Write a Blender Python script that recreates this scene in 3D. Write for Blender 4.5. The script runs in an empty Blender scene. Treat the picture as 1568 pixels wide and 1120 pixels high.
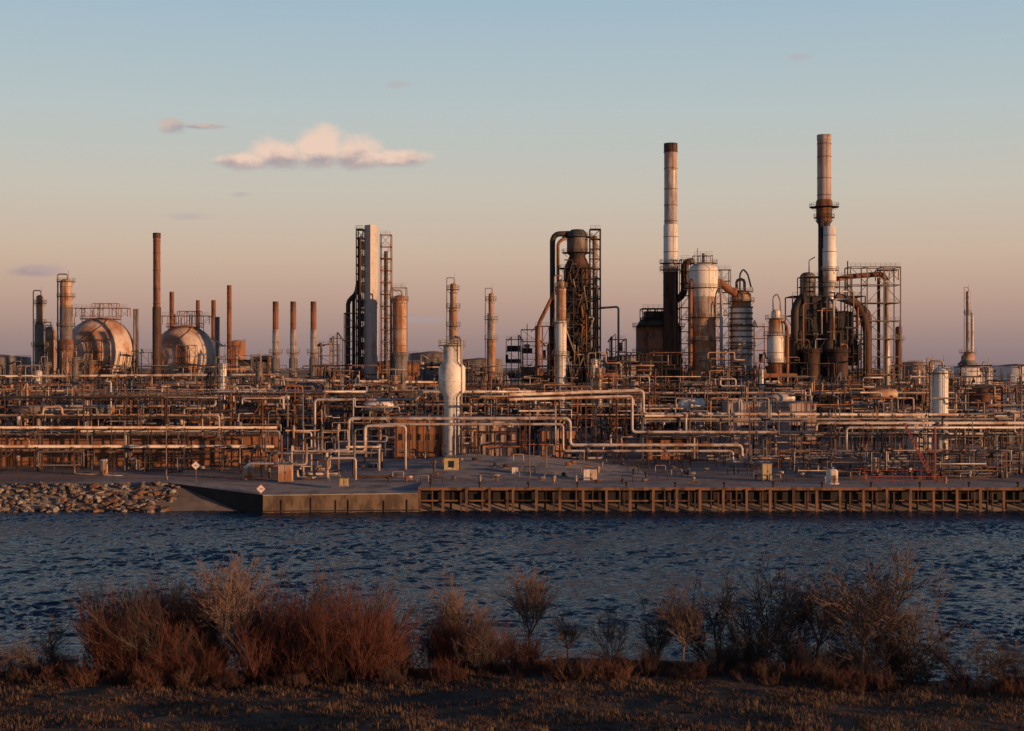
import bpy, math, random
import numpy as np
from mathutils import Vector, Matrix, noise as mnoise
R=random.Random(7)
F=2178.0; H=25.0; G=4.0
def X(px,d): return (px-784)*d/F
def Z(py,d): return H+(560-py)*d/F
scene=bpy.context.scene
# ---------------------------------------------------------------- node helper
class N:
    def __init__(s,t): s.t=t
    def n(s,typ,**k):
        o=s.t.nodes.new(typ)
        for a,v in k.items(): setattr(o,a,v)
        return o
    def put(s,sock,v):
        if isinstance(v,(int,float)): sock.default_value=v
        elif isinstance(v,(tuple,list)):
            sock.default_value=tuple(v)+((1,) if len(v)==3 and sock.type=='RGBA' else ())
        else: s.t.links.new(v,sock)
    def m(s,op,a,b=0.0,c=0.0,clamp=False):
        o=s.n('ShaderNodeMath',operation=op,use_clamp=clamp)
        s.put(o.inputs[0],a); s.put(o.inputs[1],b); s.put(o.inputs[2],c)
        return o.outputs[0]
    def noise(s,vec,scale,detail=4,rough=.55,dist=0):
        o=s.n('ShaderNodeTexNoise'); s.put(o.inputs['Vector'],vec)
        o.inputs['Scale'].default_value=scale; o.inputs['Detail'].default_value=detail
        o.inputs['Roughness'].default_value=rough; o.inputs['Distortion'].default_value=dist
        return o.outputs[0]
    def mapping(s,vec,sc,rot=(0,0,0)):
        o=s.n('ShaderNodeMapping'); s.put(o.inputs['Vector'],vec)
        o.inputs['Scale'].default_value=sc; o.inputs['Rotation'].default_value=rot
        return o.outputs[0]
    def sstep(s,v,a,b,lo=0.0,hi=1.0):
        o=s.n('ShaderNodeMapRange',interpolation_type='SMOOTHSTEP'); s.put(o.inputs[0],v)
        for i,q in enumerate((a,b,lo,hi)): o.inputs[i+1].default_value=q
        return o.outputs[0]
    def mix(s,f,a,b):
        o=s.n('ShaderNodeMix',data_type='RGBA'); s.put(o.inputs[0],f); s.put(o.inputs[6],a); s.put(o.inputs[7],b)
        return o.outputs[2]
def newmat(name):
    m=bpy.data.materials.new(name); m.use_nodes=True
    t=m.node_tree; b=t.nodes['Principled BSDF']; return m,N(t),b
MATS={}
def weathered(name,c1,c2,amt=.5,scale=.5,rough=.6,metal=0,streak=.25,c3=None,bump=.15):
    m,n,b=newmat(name)
    tc=n.n('ShaderNodeTexCoord').outputs['Object']
    v=n.mapping(tc,(1,1,streak))
    f=n.sstep(n.noise(v,scale,6,.65),.62-amt*.35,.78-amt*.3)
    col=n.mix(f,c1,c2)
    f2=n.noise(tc,scale*5,3)
    dk=tuple(x*.45 for x in c1)
    col=n.mix(n.sstep(f2,.5,.8,0,.7),col,c3 or dk)
    n.put(b.inputs['Base Color'],col); b.inputs['Roughness'].default_value=rough
    b.inputs['Metallic'].default_value=metal
    bp=n.n('ShaderNodeBump'); bp.inputs['Strength'].default_value=bump; bp.inputs['Distance'].default_value=.1
    n.put(bp.inputs['Height'],f2); n.t.links.new(bp.outputs[0],b.inputs['Normal'])
    MATS[name]=m; return m
weathered('white',(.74,.68,.61),(.40,.22,.12),.36,.35,.5)
weathered('pipew',(.48,.40,.35),(.26,.14,.08),.5,.3,.5,0,1)
weathered('silver',(.46,.40,.36),(.27,.14,.075),.48,.4,.42,.1)
weathered('grey',(.16,.14,.13),(.10,.052,.034),.5,.5,.6)
weathered('galv',(.28,.24,.21),(.17,.09,.05),.48,.6,.45,.15)
weathered('dark',(.024,.021,.021),(.055,.027,.018),.4,.4,.7)
weathered('rust',(.27,.105,.048),(.09,.037,.02),.5,.45,.8)
weathered('rustd',(.08,.035,.02),(.03,.017,.013),.5,.45,.8)
weathered('tankrust',(.48,.34,.24),(.32,.125,.045),.64,.22,.6,0,.6)
weathered('sphere',(.54,.43,.36),(.34,.16,.08),.55,.14,.6,0,.45,(.34,.21,.14))
weathered('pinkstack',(.46,.35,.30),(.28,.15,.10),.4,.3,.6)
weathered('slab',(.52,.46,.42),(.36,.20,.13),.35,.3,.6)
weathered('concrete',(.32,.28,.24),(.17,.14,.12),.5,.3,.9,0,1)
weathered('quayc',(.17,.115,.075),(.08,.05,.033),.55,.5,.9,0,.4)
weathered('brickwall',(.28,.115,.05),(.14,.06,.03),.5,.12,.9,0,1)
weathered('timber',(.21,.10,.055),(.06,.033,.02),.5,.6,.9)
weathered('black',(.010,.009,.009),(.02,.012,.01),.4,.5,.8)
weathered('red',(.30,.045,.03),(.14,.035,.02),.5,.6,.6)
weathered('yellow',(.48,.36,.17),(.3,.2,.1),.3,.6,.6)
weathered('pinkbld',(.44,.32,.27),(.3,.16,.11),.4,.3,.7)
weathered('green',(.07,.09,.08),(.045,.04,.035),.4,.3,.7)
weathered('rock',(.20,.16,.13),(.05,.035,.03),.5,.5,.95,0,1)
weathered('window',(.02,.025,.03),(.02,.02,.02),.2,1,.2)
weathered('treeline',(.07,.06,.062),(.05,.043,.045),.5,.02,1,0,1)
def plain(name,c,rough=.9,var=.5,scale=3):
    m,n,b=newmat(name); tc=n.n('ShaderNodeTexCoord').outputs['Object']
    n.put(b.inputs['Base Color'],n.mix(n.noise(tc,scale,3),tuple(x*(1-var) for x in c),tuple(x*(1+var) for x in c)))
    b.inputs['Roughness'].default_value=rough; MATS[name]=m
plain('twig_red',(.092,.029,.018)); plain('twig_brown',(.062,.031,.022)); plain('twig_grey',(.070,.051,.044)); plain('bark',(.125,.080,.062))
plain('straw',(.17,.105,.055)); plain('drygrass',(.095,.053,.029)); plain('weed',(.085,.033,.02))
# ---------------------------------------------------------------- mesh builder
class B:
    def __init__(s): s.v=[]; s.f=[]; s.m=[]; s.sm=[]; s.mats=[]
    def mi(s,mat):
        if mat not in s.mats: s.mats.append(mat)
        return s.mats.index(mat)
    def add(s,vs,fs,mat,smooth=False):
        o=len(s.v); s.v.extend(vs); k=s.mi(mat)
        for f in fs: s.f.append(tuple(i+o for i in f)); s.m.append(k); s.sm.append(smooth)
    def box(s,x0,x1,y0,y1,z0,z1,mat):
        s.add([(x0,y0,z0),(x1,y0,z0),(x1,y1,z0),(x0,y1,z0),(x0,y0,z1),(x1,y0,z1),(x1,y1,z1),(x0,y1,z1)],
              [(0,3,2,1),(4,5,6,7),(0,1,5,4),(1,2,6,5),(2,3,7,6),(3,0,4,7)],mat)
    def rev(s,x,y,prof,mat,n=20,flat=False):
        vs=[]
        for r,z in prof:
            for k in range(n):
                a=2*math.pi*k/n; vs.append((x+r*math.cos(a),y+r*math.sin(a),z))
        o=len(s.v); s.v.extend(vs)
        for i in range(len(prof)-1):
            mt=mat[i] if isinstance(mat,list) else mat
            k0=s.mi(mt)
            for k in range(n):
                k2=(k+1)%n
                s.f.append((o+i*n+k,o+i*n+k2,o+(i+1)*n+k2,o+(i+1)*n+k)); s.m.append(k0); s.sm.append((not flat) and abs(prof[i][1]-prof[i+1][1])>1e-4)
    def cyl(s,x,y,z0,z1,r,mat,r2=None,n=16):
        r2=r if r2 is None else r2
        s.rev(x,y,[(.001,z0),(r,z0),(r2,z1),(.001,z1)],mat,n)
    def dome(s,x,y,z,r,h,mat,n=20):
        s.rev(x,y,[(r*math.cos(a)+.001,z+h*math.sin(a)) for a in [i*math.pi/12 for i in range(7)]],mat,n)
    def sphere(s,x,y,z,r,mat,n=28,sz=1):
        s.rev(x,y,[(r*math.sin(a)+.001,z-r*sz*math.cos(a)) for a in [i*math.pi/14 for i in range(15)]],mat,n)
    def path(s,pts,r,mat,n=6,elbow=1.6,cap=True):
        P=[Vector(p) for p in pts]; Q=[P[0]]
        for i in range(1,len(P)-1):
            a,b,c=P[i-1],P[i],P[i+1]; da=(a-b); dc=(c-b)
            if da.length<1e-4 or dc.length<1e-4: continue
            e=min(elbow*r*1.3,da.length*.45,dc.length*.45)
            da.normalize(); dc.normalize()
            if da.dot(dc)<-.98: Q.append(b); continue
            Q.append(b+da*e); Q.append(b+(da+dc)*e*.3); Q.append(b+dc*e)
        Q.append(P[-1]); vs=[]; up=None
        for i,p in enumerate(Q):
            t=Vector((0,0,0))
            if i>0: t+=(p-Q[i-1]).normalized()
            if i<len(Q)-1: t+=(Q[i+1]-p).normalized()
            if t.length<1e-5: t=Vector((0,0,1))
            t.normalize()
            if up is None: up=Vector((0,0,1)) if abs(t.z)<.9 else Vector((0,1,0))
            up=(up-t*up.dot(t))
            if up.length<1e-3: up=t.orthogonal()
            up.normalize(); sd=t.cross(up)
            for k in range(n):
                a=2*math.pi*(k+.5)/n; vs.append(tuple(p+(up*math.cos(a)+sd*math.sin(a))*r))
        fs=[]
        for i in range(len(Q)-1):
            for k in range(n):
                k2=(k+1)%n; fs.append((i*n+k,i*n+k2,(i+1)*n+k2,(i+1)*n+k))
        if cap: fs.append(tuple(range(n))); fs.append(tuple((len(Q)-1)*n+k for k in range(n)))
        s.add(vs,fs,mat,n>4)
    def bar(s,p,q,r,mat): s.path([p,q],r,mat,4)
    def hcyl(s,x0,x1,y,z,r,mat,n=16):
        e=r*.35
        P=[(x0-e,.05*r),(x0-e*.7,.6*r),(x0,r),(x1,r),(x1+e*.7,.6*r),(x1+e,.05*r)]
        vs=[];
        for xx,rr in P:
            for k in range(n):
                a=2*math.pi*k/n; vs.append((xx,y+rr*math.cos(a),z+rr*math.sin(a)))
        fs=[(i*n+k,i*n+(k+1)%n,(i+1)*n+(k+1)%n,(i+1)*n+k) for i in range(5) for k in range(n)]
        s.add(vs,fs,mat,True)
    def rail(s,pts,mat='galv',h=1.1,r=.05,closed=False,sp=1.6):
        n=len(pts)
        for i in range(n if closed else n-1):
            a=Vector(pts[i]); b=Vector(pts[(i+1)%n])
            for hh in (h,h*.5): s.bar(a+Vector((0,0,hh)),b+Vector((0,0,hh)),r,mat)
            k=max(1,int((b-a).length/sp))
            for j in range(k): 
                p=a.lerp(b,j/k); s.bar(p,p+Vector((0,0,h)),r,mat)
    def ring(s,x,y,z,r,w=1.1,mat='grey',rmat='galv',n=12):
        s.rev(x,y,[(r,z),(r+w,z),(r+w,z+.18),(r,z+.18)],mat,n*2)
        pts=[(x+(r+w)*math.cos(2*math.pi*k/n),y+(r+w)*math.sin(2*math.pi*k/n),z+.18) for k in range(n)]
        s.rail(pts,rmat,closed=True,sp=5,r=.06)
        for k in range(0,n,2):
            a=2*math.pi*k/n; s.bar((x+r*math.cos(a),y+r*math.sin(a),z-1.2),(x+(r+w)*math.cos(a),y+(r+w)*math.sin(a),z),.07,mat)
    def ladder(s,x,y,z0,z1,mat='galv'):
        for dx in (-.25,.25): s.bar((x+dx,y,z0),(x+dx,y,z1),.05,mat)
        z=z0
        while z<z1: s.bar((x-.25,y,z),(x+.25,y,z),.03,mat); z+=.9
    def frame(s,x0,x1,y0,y1,z0,z1,nx,nz,r,mat,brace=.6,floor=0,rail=False):
        xs=[x0+(x1-x0)*i/nx for i in range(nx+1)]; zs=[z0+(z1-z0)*i/nz for i in range(nz+1)]
        for xx in xs:
            for yy in (y0,y1): s.bar((xx,yy,z0),(xx,yy,z1),r,mat)
        for zz in zs[1:]:
            for yy in (y0,y1): s.bar((x0,yy,zz),(x1,yy,zz),r*.85,mat)
            for xx in xs: s.bar((xx,y0,zz),(xx,y1,zz),r*.8,mat)
            if R.random()<floor: s.box(x0,x1,y0,y1,zz-.02,zz+.12,'grey' if R.random()<.5 else 'dark')
            if rail and R.random()<.7: s.rail([(x0,y0-.06,zz+.1),(x1,y0-.06,zz+.1)],mat)
        for i in range(nx):
            for j in range(nz):
                for yy in (y0,y1):
                    if R.random()<brace:
                        if R.random()<.5: s.bar((xs[i],yy,zs[j]),(xs[i+1],yy,zs[j+1]),r*.55,mat)
                        else: s.bar((xs[i+1],yy,zs[j]),(xs[i],yy,zs[j+1]),r*.55,mat)
    def finish(s,name):
        xs=[v[0] for v in s.v]; ys=[v[1] for v in s.v]; zs=[v[2] for v in s.v]
        c=((min(xs)+max(xs))/2,(min(ys)+max(ys))/2,min(zs))
        me=bpy.data.meshes.new(name)
        me.from_pydata([(v[0]-c[0],v[1]-c[1],v[2]-c[2]) for v in s.v],[],s.f)
        for m in s.mats: me.materials.append(MATS[m])
        me.polygons.foreach_set('material_index',s.m); me.polygons.foreach_set('use_smooth',s.sm); me.update()
        o=bpy.data.objects.new(name,me); o.location=c; scene.collection.objects.link(o); return o
# ---------------------------------------------------------------- world
SUN_AZ=math.radians(59); SUN_EL=math.radians(5)   # from behind the camera, to the right
sd=Vector((math.sin(SUN_AZ)*math.cos(SUN_EL),-math.cos(SUN_AZ)*math.cos(SUN_EL),math.sin(SUN_EL)))
w=bpy.data.worlds.new('World'); scene.world=w; w.use_nodes=True
t=w.node_tree; n=N(t); bg=t.nodes['Background']
tc=n.n('ShaderNodeTexCoord').outputs['Generated']
sep=n.n('ShaderNodeSeparateXYZ'); n.put(sep.inputs[0],tc); sx,sy,sz=sep.outputs
sky=n.n('ShaderNodeTexSky',sky_type='NISHITA'); sky.sun_disc=False; sky.sun_elevation=SUN_EL
sky.sun_rotation=math.atan2(sd.x,sd.y)
def lin(c):
    return tuple(((v/255)/12.92 if v/255<=.04045 else (((v/255)+.055)/1.055)**2.4) for v in c)
cr=n.n('ShaderNodeValToRGB'); el=cr.color_ramp; el.interpolation='LINEAR'
stops=[(0,(142,122,126)),(.018,(160,136,134)),(.045,(190,158,144)),(.078,(206,181,161)),(.12,(203,195,182)),(.175,(187,198,198)),(.25,(164,190,206)),(.31,(108,142,178)),(.42,(48,78,122)),(1,(20,36,74))]
el.elements[0].position=0; el.elements[1].position=1
for p,c in stops[1:-1]: el.elements.new(p)
for e,(p,c) in zip(el.elements,stops): e.position=p; e.color=lin(c)+(1,)
n.put(cr.inputs[0],sz)
skys=n.n('ShaderNodeVectorMath',operation='SCALE'); n.put(skys.inputs[0],sky.outputs[0]); skys.inputs['Scale'].default_value=.1
base=n.mix(.93,skys.outputs[0],cr.outputs[0])
ysafe=n.m('MAXIMUM',sy,.05); u=n.m('DIVIDE',sx,ysafe); v=n.m('DIVIDE',sz,ysafe)
cv=n.n('ShaderNodeCombineXYZ'); n.put(cv.inputs[0],u); n.put(cv.inputs[1],v)
nz=n.noise(n.mapping(cv.outputs[0],(1,1.5,1)),34,9,.6,.3)
def puff(px,py,a,b):
    du=n.m('DIVIDE',n.m('SUBTRACT',u,(px-784)/F),a/F); dv=n.m('DIVIDE',n.m('SUBTRACT',v,(560-py)/F),b/F)
    return n.m('SUBTRACT',1,n.m('SQRT',n.m('ADD',n.m('MULTIPLY',du,du),n.m('MULTIPLY',dv,dv))))
def cloud(puffs,bottom,top,strength,col_top,col_bot,soft,basecol):
    m=None
    for q in puffs:
        pz=puff(*q); m=pz if m is None else n.m('SMOOTH_MAX',m,pz,.15)
    m=n.m('ADD',m,n.m('MULTIPLY',n.m('SUBTRACT',nz,.5),1.3))
    a=n.sstep(m,.0,soft,0,strength)
    a=n.m('MULTIPLY',a,n.sstep(n.m('ADD',v,n.m('MULTIPLY',n.m('SUBTRACT',nz,.5),.012)),(560-bottom-6)/F,(560-bottom+12)/F))
    a=n.m('MULTIPLY',a,n.m('GREATER_THAN',sy,.1))
    h=n.sstep(n.m('ADD',v,n.m('MULTIPLY',n.m('SUBTRACT',nz,.5),.035)),(560-bottom)/F,(560-top)/F)
    return n.mix(a,basecol,n.mix(h,lin(col_bot),lin(col_top)))
c=base
c=cloud([(488,230,52,44),(428,238,52,36),(545,238,54,38),(608,243,64,18),(372,249,54,17)],260,232,.92,(238,206,186),(160,148,156),.6,c)
c=cloud([(266,194,28,18),(310,194,50,6)],206,186,.75,(205,180,170),(155,148,156),.6,c)
c=cloud([(50,415,52,14),(20,462,60,12)],430,405,.6,(172,152,155),(140,128,144),.7,c)
c=cloud([(610,130,28,9),(1222,88,26,9),(368,298,22,7),(290,332,45,9),(650,490,60,7)],600,100,.4,(185,170,172),(160,155,165),.8,c)
n.put(bg.inputs[0],c); bg.inputs[1].default_value=1.0
su=bpy.data.lights.new('sun','SUN'); su.energy=5; su.angle=math.radians(.5); su.color=(1,.545,.27)
so=bpy.data.objects.new('sun',su); scene.collection.objects.link(so); so.rotation_euler=sd.to_track_quat('Z','Y').to_euler()
so.location=(100,-100,80)
scene.view_settings.view_transform='Standard'; scene.view_settings.look='None'; scene.view_settings.exposure=0
cd=bpy.data.cameras.new('camera'); co=bpy.data.objects.new('camera',cd); scene.collection.objects.link(co); scene.camera=co
co.location=(0,0,H); co.rotation_euler=(math.radians(90),0,0); cd.lens=50; cd.sensor_width=36; cd.clip_end=20000; cd.clip_start=.5
# ---------------------------------------------------------------- ground
prof=[(-400,5),(-20,5),(40,5.4),(60,5.4),(80,4.4),(95,3.0),(105,2.1),(112,1.0),(118,0),(126,-2.5),(160,-4),(236,-3),(243,-.8),(247,1),(252,3.2),(255,4),(300,4),(900,4),(3000,4),(12000,4)]
def shift(x): return 3.5*math.exp(-((x-2)/22)**2)+1.2*math.sin(x*.13)-2.0-2.5*min(1,max(0,(x-18)/18))
def gh(x,y):
    yy=y-(shift(x)*max(0,min(1,(160-y)/40)) if y>40 else 0)
    for (a,za),(b,zb) in zip(prof,prof[1:]):
        if a<=yy<=b:
            z=za+(zb-za)*(yy-a)/(b-a); break
    else: z=4
    if 20<y<130: z+=.6*mnoise.noise(Vector((x*.08,y*.1,0)))+.2*mnoise.noise(Vector((x*.5,y*.5,3)))
    return z
xs=[-9000,-4000,-1500,-700,-400,-250,-160]+[-110+i*1.2 for i in range(184)]+[160,250,400,700,1500,4000,9000]
ys=[-400,-100,-20,0,20,40,55]+[60+i*.9 for i in range(73)]+[130,145,160,200,236,240,243,245,247,250,252,255,260,300,400,600,900,1500,3000,6000,12000]
vs=[(x,y,gh(x,y)) for y in ys for x in xs]; nx=len(xs)
fs=[(j*nx+i,j*nx+i+1,(j+1)*nx+i+1,(j+1)*nx+i) for j in range(len(ys)-1) for i in range(nx-1)]
m,n,b=newmat('grassland'); tc=n.n('ShaderNodeTexCoord').outputs['Object']
f=n.noise(tc,.16,6,.65); f2=n.noise(tc,2.5,5,.7)
col=n.mix(n.sstep(f,.40,.62),(.042,.024,.015),(.135,.078,.038)); col=n.mix(n.sstep(f2,.5,.72),col,(.17,.10,.052))
n.put(b.inputs['Base Color'],col); b.inputs['Roughness'].default_value=1
bp=n.n('ShaderNodeBump'); bp.inputs['Strength'].default_value=.9; bp.inputs['Distance'].default_value=.4; n.put(bp.inputs['Height'],f2); n.t.links.new(bp.outputs[0],b.inputs['Normal']); MATS['grassland']=m
m,n,b=newmat('yard'); tc=n.n('ShaderNodeTexCoord').outputs['Object']
col=n.mix(n.sstep(n.noise(tc,.05,7,.65),.4,.62),(.15,.115,.095),(.31,.25,.20)); col=n.mix(n.sstep(n.noise(tc,.6,4),.55,.75),col,(.09,.07,.06))
n.put(b.inputs['Base Color'],col); b.inputs['Roughness'].default_value=.95; MATS['yard']=m
me=bpy.data.meshes.new('ground'); me.from_pydata(vs,[],fs); me.materials.append(MATS['grassland']); me.materials.append(MATS['yard'])
for p in me.polygons: p.material_index=1 if p.center.y>200 else 0; p.use_smooth=True
o=bpy.data.objects.new('ground',me); scene.collection.objects.link(o)
# water: real wave geometry + fine bump
m,n,b=newmat('water'); tc=n.n('ShaderNodeTexCoord').outputs['Object']
n.put(b.inputs['Base Color'],n.mix(n.noise(n.mapping(tc,(.3,1,1)),.05,4),(.004,.016,.032),(.010,.030,.054)))
b.inputs['Roughness'].default_value=.1; b.inputs['IOR'].default_value=1.33
h1=n.noise(n.mapping(tc,(.6,1,1),(0,0,.35)),1.6,4,.6,.5)
bp=n.n('ShaderNodeBump'); bp.inputs['Strength'].default_value=.9; bp.inputs['Distance'].default_value=.32; n.put(bp.inputs['Height'],h1); n.t.links.new(bp.outputs[0],b.inputs['Normal'])
MATS['water']=m
gx=np.concatenate([[-9000,-2000,-500,-200,-130],np.arange(-105,105,.3),[130,200,500,2000,9000]]); gy=np.concatenate([[90,100],np.arange(107,249,.27),[256]])
XX,YY=np.meshgrid(gx,gy); ZZ=np.zeros_like(XX); rg=np.random.RandomState(3)
wx=XX+1.2*np.sin(YY*.21+XX*.07)+.8*np.sin(XX*.33-YY*.12)+.5*np.sin(XX*.9+YY*.4); wy=YY+1.0*np.sin(XX*.19+YY*.11)+.4*np.sin(XX*.7-YY*.8)
for i in range(64):
    L=.8*(2.6/.8)**rg.rand(); th=math.radians(68)+rg.randn()*.65; k=2*math.pi/L
    ZZ+=.0088*L**.9*np.sin(k*(wx*math.cos(th)+wy*math.sin(th))+rg.rand()*6.28)*rg.uniform(.5,1.2)
gust=.9+.3*np.sin(XX*.035+YY*.06+1)*np.sin(YY*.09-XX*.02)+.15*np.sin(XX*.11-YY*.17)
ZZ*=gust*(np.abs(XX)<104)
nyy,nxx=XX.shape; idx=np.arange(nyy*nxx).reshape(nyy,nxx)
fq=np.stack([idx[:-1,:-1],idx[:-1,1:],idx[1:,1:],idx[1:,:-1]],-1).reshape(-1,4)
me=bpy.data.meshes.new('river_water'); me.from_pydata(np.stack([XX,YY,ZZ],-1).reshape(-1,3).tolist(),[],fq.tolist()); me.materials.append(m)
me.polygons.foreach_set('use_smooth',[True]*len(me.polygons))
o=bpy.data.objects.new('river_water',me); scene.collection.objects.link(o)
# distant treeline
b=B(); x=-3500
while x<3500:
    wv=R.uniform(25,70); hh=R.uniform(7,16)
    b.rev(x,2400+R.uniform(-60,60),[(wv*.5,4),(wv*.55,4+hh*.5),(wv*.4,4+hh*.85),(wv*.12,4+hh)],'treeline',9); x+=wv*.45
b.finish('distant_treeline')
# ---------------------------------------------------------------- waterfront
x0=X(640,244)
b=B(); b.box(x0,190,244,257,3.62,4.03,'concrete'); b.box(x0,190,243.75,243.997,3.6,4.1,'timber')
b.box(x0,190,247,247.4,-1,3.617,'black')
xx=x0+.3; k=0
while xx<190:
    b.box(xx-.2,xx+.2+R.uniform(0,.1),243.4,243.75,-1,3.59+R.uniform(-.1,.3),'timber')
    if R.random()<.5: q=xx+R.uniform(.9,3.2); b.box(q-.13,q+.13,243.5,243.74,-1,3.3,'rustd')
    b.cyl(xx+R.uniform(1,3),245.4,-1,3.617,.2,'rustd',n=8)
    xx+=4.0 ; k+=1
xx=x0
while xx<190:
    L=R.uniform(6,14); b.box(xx,min(190,xx+L-.2),243.8,244.0,1.7+R.uniform(-.1,.1),1.95,R.choice(['timber','rustd','rustd'])); xx+=L
b.finish('timber_wharf')
b=B(); xl=X(405,243); xr=X(640,243)
b.add([(xl,241.5,-1),(xr,243.2,-1),(xr,256,-1),(X(245,256),256,-1),(xl,241.5,3),(xr,243.2,3.2),(xr,256,4.05),(X(245,256),256,4.05)],[(0,1,5,4),(1,2,6,5),(2,3,7,6)],'quayc')
b.add([(xl,241.5,3.002),(xr,243.2,3.202),(xr,256,4.052),(X(245,256),256,4.052)],[(0,1,2,3)],'concrete')
b.add([(xl-.02,241.4,-1),(X(243,256),256,-1),(X(243,256),256,4.1),(xl-.02,241.4,3.05)],[(0,3,2,1)],'black')  # bulkhead face; its wedge of shadow is put into the black colour
b.path([(xl,241.45,2.95),(xr,243.1,3.15)],.13,'concrete',4)
for q in (.12,.31,.47,.55,.78,.93):
    b.path([(xl+(xr-xl)*q,241.38+1.7*q,-1),(xl+(xr-xl)*q,241.38+1.7*q,R.uniform(1.6,2.7))],.09,'rustd',5)
b.path([(xl,241.42,.25),(xr,243.12,.3)],.12,'black',4)
b.finish('concrete_quay')
# riprap
b=B(); t_=(1+5**.5)/2
ico=[Vector(p).normalized() for p in [(-1,t_,0),(1,t_,0),(-1,-t_,0),(1,-t_,0),(0,-1,t_),(0,1,t_),(0,-1,-t_),(0,1,-t_),(t_,0,-1),(t_,0,1),(-t_,0,-1),(-t_,0,1)]]
icf=[(0,11,5),(0,5,1),(0,1,7),(0,7,10),(0,10,11),(1,5,9),(5,11,4),(11,10,2),(10,7,6),(7,1,8),(3,9,4),(3,4,2),(3,2,6),(3,6,8),(3,8,9),(4,9,5),(2,4,11),(6,2,10),(8,6,7),(9,8,1)]
def rock(b,x,y,z,s,mat='rock'):
    a=R.uniform(0,6.28); sc=(s*R.uniform(.7,1.5),s*R.uniform(.6,1),s*R.uniform(.35,.75)); M=Matrix.Rotation(a,3,'Z')@Matrix.Rotation(R.uniform(-.6,.6),3,'X')
    vs=[]
    for p in ico:
        q=M@Vector((p.x*sc[0],p.y*sc[1],p.z*sc[2]))*R.uniform(.7,1.15); vs.append((x+q.x,y+q.y,z+q.z))
    b.add(vs,icf,mat)
for i in range(1500):
    x=R.uniform(-150,X(275,252)); y=R.uniform(242,253.5)
    rock(b,x,y,max(-.1,gh(x,y))+R.uniform(-.1,.5),R.uniform(.3,1.15)*R.uniform(.6,1),R.choice(['rock','rock','rock','quayc','timber','concrete']))
b.finish('riprap_rocks')
# ---------------------------------------------------------------- refinery heroes
def column(name,px,ptop,d,w,bands,plats=(),lad=True,dome=True,pipe=True,n=20,b=None,base=G,fin=True,pw=1.1):
    own=b is None; b=b or B(); x=X(px,d); s=d/F; y=d
    pr=[]; ms=[]; zt=Z(ptop,d); r0=(bands[0][2] or w)*s/2
    if dome:
        dh=r0*.6
        for i in range(6):
            a=math.pi/2-i*math.pi/12; pr.append((r0*math.cos(a)+.001,zt-dh+dh*math.sin(a))); ms.append(bands[0][1])
        pr.append((r0,zt-dh)); 
    else: pr+= [(.001,zt),(r0,zt)]; ms.append('dark')
    for i,(pb,mt,wd) in enumerate(bands):
        r=(wd or w)*s/2
        if i>0: 
            pr.append((r,pr[-1][1]-max(.05,abs(r-pr[-1][0])*1.2))); ms.append(mt)
        zb=Z(pb,d) if pb else base
        pr.append((r,zb)); ms.append(mt)
    b.rev(x,y,pr,ms,n)
    def rad(z):
        for (ra,za),(rb,zb) in zip(pr,pr[1:]):
            if zb<=z<=za: return max(ra,rb)
        return w*s/2
    for p in plats: z=Z(p,d); b.ring(x,y,z,rad(z)+.02,pw)
    if lad: b.ladder(x+rad(zt-5)*.5,y-w*s/2-.35,base,zt)
    if pipe:
        b.path([(x+rad(zt-2)*.3,y,zt-.2),(x+rad(zt-2)*.3,y,zt+1.6),(x-w*s/2-.7,y-.5,zt+1.6),(x-w*s/2-.7,y-.5,base+8)],max(.16,w*s*.07),'galv',8)
        b.bar((x+w*s*.2,y,zt),(x+w*s*.2,y,zt+3),.06,'galv')
    z=zt-3
    while z>base+2: rr=rad(z); b.rev(x,y,[(rr,z),(rr+.12,z),(rr+.12,z+.15),(rr,z+.15)],bands[-1][1],n); z-=R.uniform(4,7)
    if own and fin: b.finish(name)
    return b
column('distillation_column',61,452,520,13,[(495,'tankrust',11),(None,'grey',16)],(465,495,530))
column('distillation_column',79,505,530,12,[(None,'tankrust',None)],(520,),lad=False)
column('distillation_column',101,427,510,18,[(470,'tankrust',None),(520,'grey',19),(None,'rust',22)],(432,455,500,535))
column('distillation_column',76,500,560,12,[(None,'grey',None)],(540,))
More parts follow.
